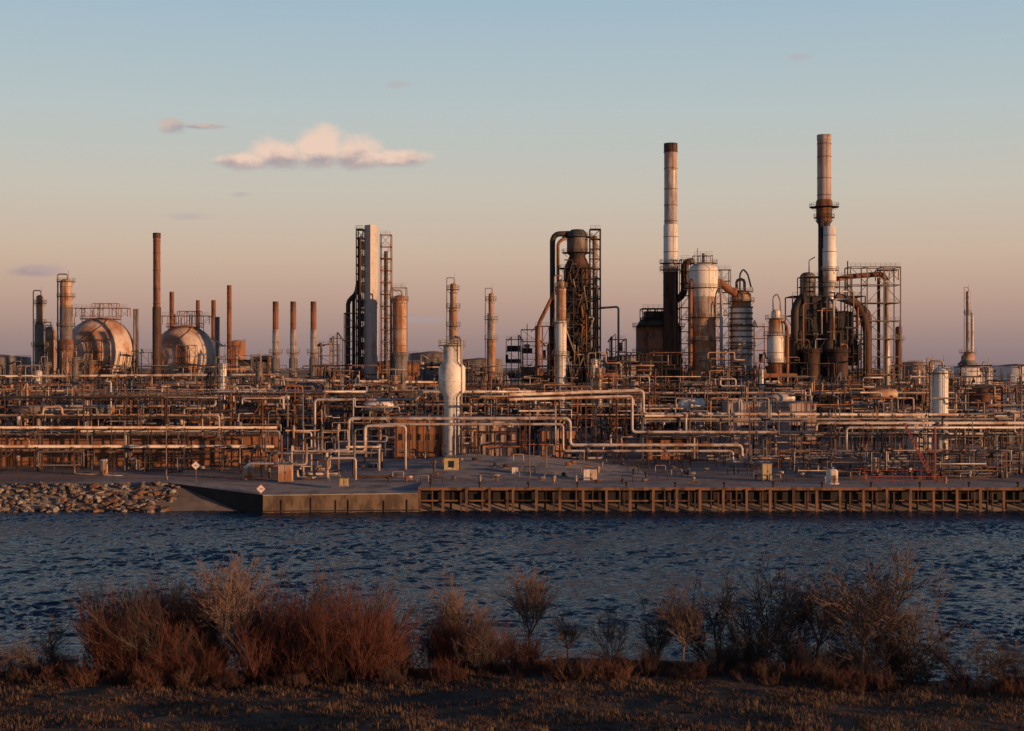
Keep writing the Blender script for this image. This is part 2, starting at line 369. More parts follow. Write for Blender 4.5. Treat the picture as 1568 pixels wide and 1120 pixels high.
def sphere_tank(px,pt,pb,d):
    b=B(); s=d/F; x=X(px,d); r=(pb-pt)*s/2; zc=(Z(pt,d)+Z(pb,d))/2
    b.sphere(x,d,zc,r,'sphere',40)
    for k in range(12):
        a=2*math.pi*k/12; xx,yy=x+r*.97*math.cos(a),d+r*.97*math.sin(a)
        b.cyl(xx,yy,G,zc,.45,'tankrust',n=8)
        a2=2*math.pi*(k+1)/12; b.bar((xx,yy,G+1),(x+r*.97*math.cos(a2),d+r*.97*math.sin(a2),zc-2),.1,'rust')
    zt=zc+r
    b.ring(x,d,zt-.8,r*.45,1.6,'rust','rust',14)
    b.frame(x-r*.75,x+r*.8,d-2,d+2,zt+.2,zt+3.4,6,1,.16,'rust',.5,1,True)
    b.frame(x-r*.2,x+r*.5,d-2,d+2,zt+3.4,zt+5.2,3,1,.12,'rust',.5,0,False)
    for k in range(7): b.bar((x-r*.7+r*.22*k,d-2,zt-4),(x-r*.7+r*.22*k,d-2,zt+.3),.14,'rust')
    for k in range(5): b.cyl(x+R.uniform(-.5,.6)*r,d,zt,zt+R.uniform(2,5),.2,'galv',n=6)
    pts=[]
    for k in range(22):
        q=k/21; a=-2.6+q*2.0; el=-.3+q*1.6; rr=r+.5
        pts.append((x+rr*math.cos(a)*math.cos(el),d+rr*math.sin(a)*math.cos(el),zc+rr*math.sin(el)))
    b.path(pts,.14,'tankrust',5)
    for xo in (r*1.02,r*1.1): b.cyl(x+xo,d-3,G,zt+3,.5,'galv',n=8)
    b.frame(x+r*.05,x+r*.62,d-r-4,d-r-1,G,zc+r*.35,2,7,.14,'rust',.7,.5,True)
    b.finish('spherical_gas_tank')
sphere_tank(154,486,594,540); sphere_tank(283,498,596,540)
column('smokestack',240,357,500,11,[(365,'rustd',12),(470,'rust',None),(None,'rustd',13)],(),dome=False,pipe=False)
for px,pt,w_,d in ((263,447,7,560),(303,460,6,570),(327,460,7,560),(351,437,7,500)):
    column('smokestack',px,pt,d,w_,[(None,'rust',None)],(),dome=False,pipe=False,lad=False)
for px in (422,449,480):
    column('smokestack',px,462,478,9,[(505,'rust',9),(548,'silver',10),(None,'grey',13)],(541,),dome=False,pipe=False)
# tall square-section flue beside its lattice towers
d=500; b=B(); r=10*d/F
b.rev(X(569,d),d-2,[(.001,Z(346,d)),(r,Z(346,d)),(r,G)],['dark','slab'],4,True)
for k in range(14):
    z=Z(360+k*15,d); b.rev(X(569,d),d-2,[(r,z),(r+.1,z),(r+.1,z+.2),(r,z+.2)],'slab',4,True)
b.frame(X(547,d),X(557,d),d-3,d+3,G,Z(352,d),1,22,.28,'dark',1,1,True)
b.frame(X(583,d),X(599,d),d-2,d+3,G,Z(360,d),1,16,.2,'rust',1,.3,True)
for k in range(9): 
    z=Z(370+k*22,d); b.box(X(549,d),X(557,d),d-1.5,d+2,z-2.8,z,'dark')
b.path([(X(553,d),d,Z(365,d)),(X(553,d),d-3.4,Z(365,d)),(X(553,d),d-3.4,G)],.5,'rustd',8)
b.path([(X(591,d),d,Z(385,d)),(X(591,d),d,G)],.7,'grey',10)
b.path([(X(533,d),d,G),(X(533,d),d,Z(460,d)),(X(545,d),d,Z(452,d)),(X(549,d),d,Z(430,d))],.8,'dark',10)
b.path([(X(541,d),d+1,G),(X(541,d),d+1,Z(455,d)),(X(548,d),d+1,Z(440,d))],.6,'dark',8)
b.frame(X(528,d),X(547,d),d-2,d+2,G,Z(480,d),1,8,.2,'dark',.9,1,True)
b.rail([(X(545,d),d-3,Z(352,d)),(X(558,d),d-3,Z(352,d))])
b.frame(X(599,d),X(621,d),d+1,d+7,G,Z(440,d),1,10,.16,'rust',.7,.4,True)
b.finish('process_tower')
column('distillation_column',612,452,490,21,[(540,'tankrust',None),(None,'grey',24)],(460,545),pw=.7)
d=420
column('distillation_column',694,434,d,12,[(470,'tankrust',10),(525,'tankrust',13),(None,'grey',16)],(444,472,500,522),pw=.8)
d=322; b=B()
column('',692,528,d,26,[(554,'white',26),(598,'white',41),(None,'white',24)],(530,),b=b,dome=False,pipe=False,n=32)
b.path([(X(707,d),d-2,G),(X(707,d),d-2,Z(520,d)),(X(697,d),d-2,Z(515,d))],.25,'galv',8)
for k in range(5):
    a=-2.2+k*.35; b.cyl(X(692,d)+1.9*math.cos(a),d+1.9*math.sin(a),Z(528,d),Z(515+k%3*5,d),.12,'galv',n=6)
b.finish('white_vessel')
column('distillation_column',752,449,480,11,[(480,'tankrust',8),(520,'silver',12),(None,'tankrust',13)],(460,490,520),pw=.9)
# catalytic cracker
d=490; b=B(); s=d/F; x=X(884,d)
pr=[(.001,Z(351,d)),(9*s,Z(352,d)),(14*s,Z(356,d)),(16*s,Z(362,d)),(16*s,Z(388,d)),(12*s,Z(392,d)),(21*s,Z(412,d)),(22*s,Z(520,d)),(15*s,Z(545,d)),(15*s,G)]
b.rev(x,d,pr,['green','green','green','grey','dark','rustd','rustd','dark','dark'],24)
for p in (364,388,412,436,462,490,520): b.ring(x,d,Z(p,d),(17 if p<400 else 22)*s,1.5,'dark','rustd',14)
b.path([(X(846,d),d-1,G+10),(X(846,d),d-1,Z(366,d)),(X(852,d),d-1,Z(359,d)),(X(872,d),d,Z(358,d))],.95,'dark',10)
b.path([(X(854,d),d-3,G+10),(X(854,d),d-3,Z(372,d)),(X(866,d),d-3,Z(366,d))],.6,'rust',8)
b.path([(X(860,d),d-4,Z(430,d)),(X(842,d),d-4,Z(462,d)),(X(824,d),d-4,Z(498,d)),(X(822,d),d-4,G)],.7,'rust',8)
b.frame(X(903,d),X(919,d),d-3,d+2,G,Z(352,d),1,20,.2,'rustd',.8,.5,True)
b.cyl(X(911,d),d-.5,G,Z(362,d),.9,'silver',n=10)
b.frame(X(864,d),X(903,d),d-7,d-5,G,Z(412,d),3,14,.25,'dark',.8,.9,True)
for k in range(8):
    z=Z(430+k*17,d); q=R.uniform(864,890); b.box(X(q,d),X(q+R.uniform(6,14),d),d-6.6,d-5.2,z-2.4,z,R.choice(['dark','rustd','dark']))
b.path([(X(919,d),d,Z(472,d)),(X(947,d),d,Z(470,d)),(X(947,d),d,G)],.4,'galv',8)
b.path([(X(908,d),d-5,Z(440,d)),(X(912,d),d-5,Z(440,d)),(X(912,d),d-5,G)],.8,'dark',8)
b.frame(X(820,d),X(862,d),d-4,d+3,G,Z(500,d),4,6,.18,'rust',.6,.7,True)
for k in range(34):
    px=R.uniform(862,906); py=R.uniform(400,560); b.path([(X(px,d),d-7.5,Z(py,d)),(X(px+R.uniform(-14,14),d),d-7.5,Z(py,d)),(X(px,d),d-7.5,Z(py+R.uniform(10,60),d))],R.uniform(.12,.35),R.choice(['dark','rust','galv','rustd','dark']))
b.finish('catalytic_cracking_unit')
column('distillation_column',859,430,445,13,[(440,'tankrust',11),(492,'tankrust',15),(545,'white',17),(None,'white',14)],(440,495,545),pw=.8)
# stack + furnace
d=480; b=B(); s=d/F
column('',1027,220,d,20,[(234,'rustd',21),(262,'pinkstack',20),(344,'silver',20),(403,'white',22),(417,'silver',24),(None,'rustd',23)],(404,414),dome=False,pipe=False,b=b,n=28)
b.cyl(X(1012,d),d+8,G,Z(500,d),35*s,'rust',n=28); b.cyl(X(1012,d),d+8,Z(500,d),Z(488,d),35*s,'dark',r2=28*s,n=28)
for p in (500,540): b.ring(X(1012,d),d+8,Z(p,d),35*s,1.2,'dark','rustd',20)
b.frame(X(985,d),X(1042,d),d+2,d+12,Z(500,d),Z(472,d),5,2,.2,'dark',.8,1,True)
b.box(X(990,d),X(1036,d),d+4,d+11,Z(488,d),Z(476,d),'dark')
b.path([(X(1036,d),d,Z(460,d)),(X(1048,d),d,Z(450,d)),(X(1048,d),d,Z(402,d)),(X(1062,d),d,Z(400,d))],1.2,'rustd',12)
b.frame(X(1042,d),X(1056,d),d-2,d+3,G,Z(398,d),1,14,.18,'dark',.8,.4,True)
b.finish('furnace_stack')
d=470; b=B(); s=d/F
column('',1077,402,d,44,[(455,'white',None),(490,'silver',42),(None,'tankrust',40)],(404,442,487,522),b=b,n=32,pipe=False,pw=1.3)
b.path([(X(1077,d),d,Z(403,d)),(X(1077,d),d,Z(388,d))],.5,'galv',8); b.path([(X(1068,d),d,Z(403,d)),(X(1068,d),d,Z(380,d))],.12,'galv',6)
b.frame(X(1062,d),X(1090,d),d-2,d+3,Z(402,d),Z(392,d),3,1,.14,'grey',.6,0,True)
b.path([(X(1097,d),d,Z(432,d)),(X(1108,d),d,Z(436,d)),(X(1118,d),d,Z(446,d)),(X(1128,d),d,Z(448,d))],1.3,'rust',12)
b.frame(X(1094,d),X(1121,d),d+3,d+7,G,Z(412,d),2,14,.18,'grey',.7,.3,True)
b.path([(X(1102,d),d-4,G),(X(1102,d),d-4,Z(450,d)),(X(1098,d),d-2,Z(445,d))],.5,'silver',8)
b.path([(X(1056,d),d-3,G),(X(1056,d),d-3,Z(432,d)),(X(1060,d),d-1,Z(428,d))],.6,'rust',8)
b.finish('reactor_column')
b=column('',1135,444,475,34,[(470,'tankrust',30),(None,'white',34)],(447,462,500,530),b=B(),n=28,pipe=False)
d=475
for k in range(9): z=Z(472+k*9,d); rr=17.3*d/F; b.rev(X(1135,d),d,[(rr,z),(rr+.15,z),(rr+.15,z+.5),(rr,z+.5)],'grey',28)
b.path([(X(1133,d),d,Z(444,d)),(X(1133,d),d,Z(420,d)),(X(1138,d),d,Z(412,d)),(X(1145,d),d,Z(420,d)),(X(1150,d),d,Z(440,d))],.3,'galv',8)
b.path([(X(1128,d),d,Z(446,d)),(X(1128,d),d,Z(428,d)),(X(1140,d),d,Z(428,d)),(X(1140,d),d,Z(446,d))],.5,'grey',8)
b.finish('reactor_column')
d=455; s=d/F
b=column('',1188,474,d,20,[(487,'white',14),(512,'tankrust',22),(555,'white',27),(None,'rust',22)],(489,514,556),b=B(),n=24,pipe=False)
b.path([(X(1184,d),d,Z(476,d)),(X(1184,d),d,Z(455,d)),(X(1190,d),d,Z(450,d)),(X(1195,d),d,Z(460,d)),(X(1195,d),d,Z(486,d))],.25,'galv',8)
b.path([(X(1204,d),d-2,G),(X(1204,d),d-2,Z(500,d)),(X(1198,d),d-2,Z(492,d))],.5,'rust',8)
b.box(X(1160,d),X(1215,d),d-6,d+6,Z(578,d),Z(572,d),'rust'); b.frame(X(1160,d),X(1215,d),d-6,d+6,G,Z(576,d),4,3,.25,'rust',.5)
b.finish('reactor_column')
# big stack unit
d=465; b=B(); s=d/F
column('',1262,207,d,21,[(215,'pinkstack',22),(306,'pinkstack',21),(340,'rust',24),(None,'rustd',18)],(),dome=False,pipe=False,b=b,n=28)
b.ring(X(1262,d),d,Z(318,d),12*s,2.2,'rustd','rustd',16); b.ring(X(1262,d),d,Z(334,d),12*s,.8,'rustd','rustd',12)
column('',1270,347,d-4,21,[(380,'white',19),(430,'white',21),(472,'silver',18),(None,'dark',24)],(415,440),dome=False,pipe=False,b=b,n=24,lad=False,pw=.8)
b.path([(X(1254,d),d-3,G),(X(1254,d),d-3,Z(335,d))],.9,'dark',10)
column('',1237,417,d+12,24,[(None,'grey',None)],(),b=b,pipe=False,lad=False,n=24)
b.frame(X(1208,d),X(1318,d),d-6,d+6,G,Z(455,d),6,7,.25,'dark',.5,.7,True)
b.frame(X(1225,d),X(1300,d),d-4,d+4,Z(455,d),Z(425,d),4,2,.2,'dark',.6,.6,True)
for px,w_ in ((1243,24),(1284,28)):
    b.cyl(X(px,d-8),d-8,G,Z(535,d),w_*s/2,'rustd',n=20); b.ring(X(px,d-8),d-8,Z(540,d),w_*s/2,.8,'dark','rustd')
b.box(X(1225,d),X(1262,d),d-5,d+5,Z(510,d),Z(455,d),'dark'); b.box(X(1262,d),X(1300,d),d-5.5,d+4,Z(530,d),Z(478,d),'dark'); b.box(X(1212,d),X(1310,d),d-3,d+5,Z(560,d),Z(515,d),'dark')
b.path([(X(1225,d),d-6,Z(455,d)),(X(1212,d),d-6,Z(470,d)),(X(1212,d),d-6,G)],1.4,'dark',12)
b.path([(X(1275,d),d-5,Z(455,d)),(X(1308,d),d-5,Z(465,d)),(X(1322,d),d-5,Z(500,d)),(X(1322,d),d-5,G)],1.3,'rustd',12)
b.path([(X(1245,d),d-3,Z(395,d)),(X(1236,d),d-3,Z(400,d)),(X(1236,d),d-3,Z(420,d))],.2,'galv',6)
for k in range(42):
    px=R.uniform(1210,1315); py=R.uniform(440,590); q=R.uniform(-25,25); b.path([(X(px,d),d-7.5,Z(py,d)),(X(px+q,d),d-7.5,Z(py,d)),(X(px+q,d),d-7.5,Z(py+R.uniform(10,70),d))],R.uniform(.12,.4),R.choice(['dark','rust','dark','rustd','silver']))
b.finish('cracking_unit_stack')
d=475; b=B()
b.frame(X(1298,d),X(1374,d),d-4,d+4,G,Z(410,d),3,9,.24,'grey',.7,.15,True)
b.frame(X(1344,d),X(1372,d),d-3,d+3,Z(430,d),Z(414,d),2,1,.2,'rust',.7,1,True)
b.path([(X(1280,d),d-1,Z(428,d)),(X(1300,d),d-1,Z(424,d)),(X(1350,d),d-1,Z(420,d)),(X(1356,d),d-1,Z(430,d))],.9,'rust',10)
b.cyl(X(1358,d),d,G,Z(432,d),1.1,'silver',n=14); b.cyl(X(1348,d),d+2,G,Z(425,d),.5,'rustd',n=10)
b.path([(X(1298,d),d,Z(400,d)),(X(1298,d),d,G)],.2,'dark',6)
b.path([(X(1318,d),d,Z(470,d)),(X(1330,d),d,Z(480,d)),(X(1330,d),d,G)],1.1,'rustd',10)
b.finish('steel_pipe_tower')
column('distillation_column',1376,500,500,10,[(None,'rust',None)],(520,))
column('flare_stack',1482,446,620,7,[(538,'silver',6),(552,'tankrust',20),(None,'grey',30)],(480,540),pw=.8)
b=column('',1489,480,620,4,[(None,'silver',None)],(),b=B(),pipe=False,lad=False); b.finish('vent_pipe')
column('storage_vessel',1440,564,320,24,[(None,'white',None)],(572,),n=24)
# ---------------------------------------------------------------- tanks
def tank(px0,px1,pt,d,mat):
    b=B(); x=(X(px0,d)+X(px1,d))/2; r=(X(px1,d)-X(px0,d))/2; z=Z(pt,d)
    b.rev(x,d+r,[(r,G),(r,z),(r*.98,z+.2),(.01,z+r*.12)],[mat,mat,'grey'],36)
    for q in range(1,5): zz=G+(z-G)*q/5; b.rev(x,d+r,[(r,zz),(r+.1,zz),(r+.1,zz+.2),(r,zz+.2)],mat,36)
    pts=[(x+r*math.cos(a),d+r+r*math.sin(a),z) for a in [2*math.pi*k/24 for k in range(24)]]
    b.rail(pts,'galv',closed=True,sp=9)
    for k in range(14): 
        q=k/14; a=-2.4+q*1.6; b.box(x+(r+.5)*math.cos(a)-.5,x+(r+.5)*math.cos(a)+.5,d+r+(r+.5)*math.sin(a)-.4,d+r+(r+.5)*math.sin(a)+.4,G+(z-G)*q,G+(z-G)*q+.12,'galv')
    b.finish('storage_tank')
for a in ((345,373,523,640,'rust'),(622,700,542,640,'grey'),(560,640,556,600,'brickwall'),(1455,1530,564,560,'white'),(1530,1610,562,600,'white'),(1490,1545,592,400,'rust'),(1385,1430,556,600,'grey'),(-60,30,548,620,'grey'),(380,420,547,600,'tankrust'),(700,770,552,620,'grey'),(925,985,548,620,'grey'),(-140,-70,540,600,'white'),(1640,1720,560,600,'tankrust')):
    tank(*a)
# ---------------------------------------------------------------- racks and piping
PM=['galv','galv','silver','pipew','grey','grey','rustd','tankrust','dark','rust','dark']
def rack(px0,px1,d,levels,dep=5,bay=6.5,npipe=4,pr=(.12,.3),post=None):
    post=post or R.choice(['rustd','grey','rustd','rust'])
    b=B(); x0,x1=X(px0,d),X(px1,d); top=max(levels); x=x0
    while x<=x1:
        for yy in (d,d+dep): b.bar((x,yy,G),(x,yy,top+R.choice([.2,.2,2.5])),.16,post)
        for z in levels: b.bar((x,d-.4,z),(x,d+dep+.4,z),.14,post)
        if R.random()<.2: b.bar((x,d,G),(x+bay,d,top),.08,post)
        x+=bay*R.uniform(.8,1.2)
    for z in levels:
        b.bar((x0,d,z-.1),(x1,d,z-.1),.12,post)
        for k in range(npipe):
            yy=d+.2+k*(dep-.4)/max(1,npipe-1); r=R.uniform(*pr); mt=R.choice(PM)
            a,c=x0,x1
            if R.random()<.4: a=R.uniform(x0,x0+(x1-x0)*.5)
            if R.random()<.4: c=R.uniform(x0+(x1-x0)*.5,x1)
            zz=z+r+.15; pts=[]
            pts+= [(a,yy,G+.5)] if R.random()<.6 else []
            pts+=[(a,yy,zz)]
            if R.random()<.4:
                q=R.uniform(a+5,c-8); pts+=[(q,yy,zz),(q,yy,zz+1.8),(q+4,yy,zz+1.8),(q+4,yy,zz)]
            pts+=[(c,yy,zz)]
            if R.random()<.6: pts+=[(c,yy,G+.5)]
            b.path(pts,r,mt,8)
    if R.random()<.6: b.rail([(x0,d-.5,top+.3),(x0+(x1-x0)*R.uniform(.3,1),d-.5,top+.3)])
    b.finish('pipe_rack')
rack(-160,428,285,[Z(690,285),Z(664,285)],3,9,3,(.22,.36))
rack(-200,330,305,[Z(640,305),Z(612,305)],5,9,5)
rack(130,500,335,[Z(640,335),Z(606,335)],5,8,4)
rack(-220,420,375,[Z(625,375),Z(600,375)],6,9,5)
rack(250,650,350,[Z(632,350),Z(606,350)],5,9,5)
rack(400,985,390,[Z(622,390),Z(602,390)],6,9,5)
rack(720,1010,335,[Z(640,335),Z(610,335)],5,8,4)
rack(985,1700,312,[Z(668,312),Z(645,312)],4,9,4,(.15,.3))
rack(1080,1720,350,[Z(640,350)],5,9,5)
rack(880,1760,400,[Z(626,400),Z(604,400)],6,9,5)
rack(1150,1800,284,[Z(700,284)],3,8,3,(.12,.22))
rack(-260,700,435,[Z(592,435)],6,9,6)
rack(700,1800,435,[Z(594,435)],6,9,5)
def line(name,pts,r,mt,sup=True,d=300,off=((0,0),)):
    b=B()
    for dy,dz in off:
        P=[(X(px,d),d+dy,Z(py,d)+dz) for px,py in pts]; b.path(P,r,mt,10)
    if sup:
        for (xa,ya,za),(xb,yb,zb) in zip(P,P[1:]):
            if abs(xb-xa)>4:
                k=int(abs(xb-xa)/7.5)+1
                for i in range(k):
                    q=(i+.5)/k; x=xa+(xb-xa)*q
                    for yy in (d-.6,d+2): b.bar((x,yy,G),(x,yy,za),.12,'rustd')
                    b.bar((x,d-.8,za-.5),(x,d+2.2,za-.5),.12,'rustd')
    b.finish(name)
line('pipeline',[(500,700),(500,690),(534,690),(534,641),(868,641),(873,646),(873,682),(1136,682),(1136,702),(1255,702)],.36,'pipew',d=296)
line('pipeline',[(560,700),(560,652),(600,650),(862,650),(862,691),(1122,691),(1122,708),(1255,708)],.28,'silver',d=294)
line('pipeline',[(780,605),(985,598),(985,634),(1600,636)],.36,'pipew',d=318)
line('pipeline',[(780,612),(968,607),(968,662),(1250,662),(1250,648),(1620,648)],.32,'pipew',d=308)
line('pipeline',[(-80,655),(424,655)],.28,'pipew',d=283); line('pipeline',[(-80,684),(420,684)],.32,'pipew',d=282)
line('pipeline',[(-80,577),(420,574),(420,582),(690,586)],.38,'silver',d=440)
line('pipeline',[(482,690),(482,612),(640,612),(640,600),(820,600)],.32,'silver',d=330)
line('pipeline',[(80,660),(80,622),(330,622),(330,600),(560,600)],.3,'silver',d=345)
line('pipeline',[(1296,690),(1296,655),(1640,655)],.3,'silver',d=300)
b=B(); d=296
b.box(X(-200,d),X(432,d),d,d+.5,G,Z(669,d),'brickwall')
x=X(-200,d)
while x<X(432,d): b.box(x,x+.4,d-.25,d-.003,G,Z(668,d),'rust'); x+=4.2
b.box(X(-200,d),X(432,d),d-.3,d+.7,Z(669,d)+.003,Z(667,d),'rust'); b.finish('containment_wall')
def tangle(name,px0,px1,d0,d1,py0,py1,count,mats=PM,rr=(.09,.28)):
    b=B()
    for i in range(count):
        d=R.uniform(d0,d1); x=R.uniform(X(px0,d),X(px1,d)); zl,zh=max(G+.4,Z(py1,d)),Z(py0,d); z=zl+(zh-zl)*R.random()**1.3; y=d
        pts=[(x,y,z)]; last=None
        for k in range(R.randint(2,6)):
            ax=R.choice([c for c in 'xxzzy' if c!=last]); last=ax
            if ax=='x': x+=R.choice((-1,1))*R.uniform(1.5,10)
            elif ax=='z': z=min(zh,max(zl,z+R.choice((-1,1))*R.uniform(1,5)))
            else: y=min(d1+2,max(d0-1,y+R.choice((-1,1))*R.uniform(1,4)))
            pts.append((x,y,z))
        if R.random()<.5: pts.append((x,y,G))
        b.path(pts,R.uniform(*rr),R.choice(mats),6)
        if R.random()<.35:
            q=pts[len(pts)//2]; b.cyl(q[0],q[1],q[2]-.4,q[2]+.5,.45,R.choice(mats),n=8)
            b.path([(q[0],q[1]-.3,q[2]),(q[0],q[1]-.9,q[2])],.07,'galv',5); 
    b.finish(name)
for px in range(-160,1760,160):
    tangle('process_piping',px,px+170,305,345,610,705,20)
    tangle('process_piping',px,px+170,345,400,592,660,26)
    tangle('process_piping',px,px+170,400,450,577,630,26)
    tangle('process_piping',px,px+170,450,500,560,600,32,['rust','rustd','grey','galv','dark','tankrust'])
tangle('process_piping',430,545,262,290,650,735,26,['galv','silver','pipew','grey','rustd']); tangle('process_piping',-100,430,268,282,692,732,26,['rustd','grey','galv','dark'],(.07,.16))
tangle('process_piping',1190,1620,262,285,690,738,95,['rust','galv','rustd','grey','silver','dark'],(.06,.17))
tangle('process_piping',800,1130,290,310,690,725,22,['galv','rustd','grey'],(.07,.17))
tangle('process_piping',930,1330,450,470,540,590,90,['rust','rustd','dark','dark','tankrust','silver'])
def structure(px,d,pt,w_):
    b=B(); x0_,x1_=X(px,d),X(px+w_,d); z1=Z(pt,d); nz_=max(2,int((z1-G)/4)); dp=R.uniform(4,8)
    b.frame(x0_,x1_,d,d+dp,G,z1,max(1,int((x1_-x0_)/4)),nz_,.16,R.choice(['rustd','dark','grey','dark','galv','rust']),.3,.6,True)
    for k in range(R.randint(2,5)):
        xx=R.uniform(x0_,x1_); lv=R.randint(0,nz_-1); z=G+(z1-G)*lv/nz_; q=R.random()
        if q<.4: b.cyl(xx,d+2,z+.2,z+3.2,R.uniform(.5,1.1),R.choice(PM),n=12)
        elif q<.7: b.hcyl(x0_+.5,x1_-.5,d+2,z+1.6,R.uniform(.6,1.2),R.choice(PM))
        else: b.box(x0_+.3,x0_+(x1_-x0_)*R.uniform(.4,.9),d+.5,d+dp-.5,z+.14,z+R.uniform(1.5,3),R.choice(['dark','rustd','grey']))
    for k in range(R.randint(1,4)):
        xx=R.uniform(x0_,x1_); b.path([(xx,d-.4,G+3),(xx,d-.4,z1+R.uniform(0,2.5)),(xx+R.uniform(-3,3),d-.4,z1+R.uniform(-1,0))],R.uniform(.12,.3),R.choice(PM),6)
    b.finish('process_structure')
for i in range(28):
    px=R.uniform(-100,1660); d=R.uniform(330,490); structure(px,d,R.uniform(572,604)-(d-400)*.13,R.uniform(18,50))
for px,pt,w_ in ((488,528,30),(505,518,16),(630,548,40),(775,520,26),(798,505,24),(800,530,40),(935,520,24),(958,545,45),(1010,548,40),(1100,540,30),(1150,500,26),(1040,556,40),(1195,550,40),(1325,555,45),(1385,560,60),(330,530,30),(360,545,50),(20,555,40),(210,540,35),(665,556,40),(1435,572,40),(125,565,50),(700,558,50),(900,540,30),(1240,556,60)):
    structure(px,R.uniform(485,530),pt,w_)
for i in range(22):
    px=R.uniform(-60,1640); d=R.uniform(380,520); pt=R.uniform(540,578); w_=R.uniform(6,13)
    if 640<px<740: continue
    column('process_column',px,pt,d,w_,[(None,R.choice(['tankrust','silver','white','rust','grey']),None)],(pt+8,pt+30),n=12,pw=.8)
for i in range(36):
    px=R.uniform(-60,1640); d=R.uniform(262,400); pt=R.uniform(570,640) if d>300 else R.uniform(600,690)
    b=B(); x=X(px,d); z=Z(pt,d); b.path([(x,d,G),(x,d,z)],.11,R.choice(['galv','rust','grey']),6); b.path([(x,d,z),(x+.9,d-.4,z+.25)],.07,'galv',5); b.box(x+.7,x+1.4,d-.6,d-.2,z+.15,z+.4,'grey'); b.cyl(x,d,G,G+.5,.3,'concrete',n=8); b.finish('lamp_post')
for px0,px1,py,d,rp,mt in ((1042,1076,620,350,10,'white'),(1175,1215,610,380,8,'silver'),(300,340,640,330,7,'silver'),(560,600,622,345,8,'white'),(1330,1372,604,398,8,'tankrust'),(905,945,578,440,7,'rust'),(455,505,594,425,8,'grey'),(20,70,628,340,7,'grey')):
    b=B(); r=rp*d/F; z=Z(py,d); b.hcyl(X(px0,d),X(px1,d),d,z,r,mt)
    for q in (.2,.8): x=X(px0,d)+(X(px1,d)-X(px0,d))*q; b.box(x-.3,x+.3,d-r*.8,d+r*.8,G,z-r*.6,'concrete')
    b.path([(X(px0+10,d),d,z+r),(X(px0+10,d),d,z+r+1.5),(X(px0+10,d)-3,d,z+r+1.5)],.15,'galv'); b.finish('horizontal_drum')
def building(name,px0,px1,pt,d,mat,nwin=4,depth=8,roof='grey'):
    b=B(); x0,x1=X(px0,d),X(px1,d); z=Z(pt,d); b.box(x0,x1,d,d+depth,G,z,mat)
    b.box(x0-.3,x1+.3,d-.3,d+depth+.3,z+.003,z+.3,roof)
    x=x0+.6
    while x<x1-.3: b.box(x,x+.12,d-.08,d-.003,G,z-.01,mat); x+=1.2
    wd=(x1-x0)/(nwin*2+1)
    for k in range(nwin):
        a=x0+wd*(2*k+1); hz=G+(z-G)*.45
        b.box(a,a+wd*.8,d-.12,d-.01,hz,min(z-.5,hz+1.4),'window'); b.box(a-.1,a+wd*.8+.1,d-.2,d-.125,hz-.15,hz-.02,'grey')
    b.box(x1-wd*.8,x1-wd*.8+1,d-.12,d-.01,G,G+2.1,'dark'); b.box(x0+1,x0+2.4,d+2,d+4,z+.3,z+1.1,'galv'); b.finish(name)
building('pump_house',604,680,640,322,'brickwall',5); building('pump_house',706,792,646,330,'pinkbld',5)
building('corrugated_shed',1116,1250,618,340,'pinkbld',3,12,'galv'); building('corrugated_shed',1400,1450,636,335,'white',3)
building('corrugated_shed',990,1060,672,318,'rust',3); building('compressor_building',830,880,660,328,'tankrust',4)
building('compressor_building',1500,1640,630,380,'grey',6,14,'silver'); building('compressor_building',30,120,600,400,'grey',4)
building('dark_backdrop',400,455,600,440,'dark',3); building('dark_backdrop',150,215,606,430,'dark',3); building('dark_backdrop',930,1000,596,440,'dark',3); building('dark_backdrop',1220,1330,590,440,'dark',3); building('dark_backdrop',520,640,606,440,'dark',3); building('dark_backdrop',730,850,604,440,'dark',3)  # dark-coloured backdrops added so gaps between the pipes read as deep shade
def cabinet(name,px0,px1,pt,pb,mat,roof='grey',win=False):
    d=min(300,(H-G)*F/(pb-560)); b=B(); x0,x1=X(px0,d),X(px1,d); z=Z(pt,d); b.box(x0,x1,d,d+(x1-x0)*.9,G+.15,z,mat); b.box(x0-.1,x1+.1,d-.1,d+(x1-x0)*.9+.1,G-.05,G+.147,'concrete')
    b.box(x0-.15,x1+.15,d-.15,d+(x1-x0)*.9+.15,z+.003,z+.15,roof)
    if win: b.box(x0+(x1-x0)*.3,x1-(x1-x0)*.3,d-.05,d-.005,G+(z-G)*.45,z-.5,'window'); b.box(x0+(x1-x0)*.27,x1-(x1-x0)*.27,d-.09,d-.02,G+(z-G)*.4,G+(z-G)*.44,'white')
    else: b.box((x0+x1)/2-.02,(x0+x1)/2+.02,d-.03,d-.003,G+.3,z-.1,'dark'); b.box((x0+x1)/2+.1,(x0+x1)/2+.18,d-.06,d-.003,G+(z-G)*.5,G+(z-G)*.6,'dark')
    b.finish(name)
cabinet('guard_booth',680,702,702,728,'yellow',win=True); cabinet('equipment_cabinet',894,914,719,736,'white'); cabinet('equipment_cabinet',1168,1182,711,736,'yellow'); cabinet('equipment_cabinet',784,796,716,731,'white')
cabinet('equipment_cabinet',426,446,712,738,'tankrust'); cabinet('equipment_cabinet',520,532,733,745,'yellow')
b=B(); d=252; x=X(1274,d); b.rev(x,d,[(.001,Z(718,d)),(.8,Z(719,d)),(1.05,Z(722,d)),(1.05,G+.3),(1.25,G+.3),(1.25,G)],'white',16); b.cyl(x,d,Z(718,d),Z(715,d),.3,'grey',n=8); b.box(x-.4,x+.4,d-1.2,d-1.0,G+.6,G+1.6,'grey'); b.finish('fluid_tank')
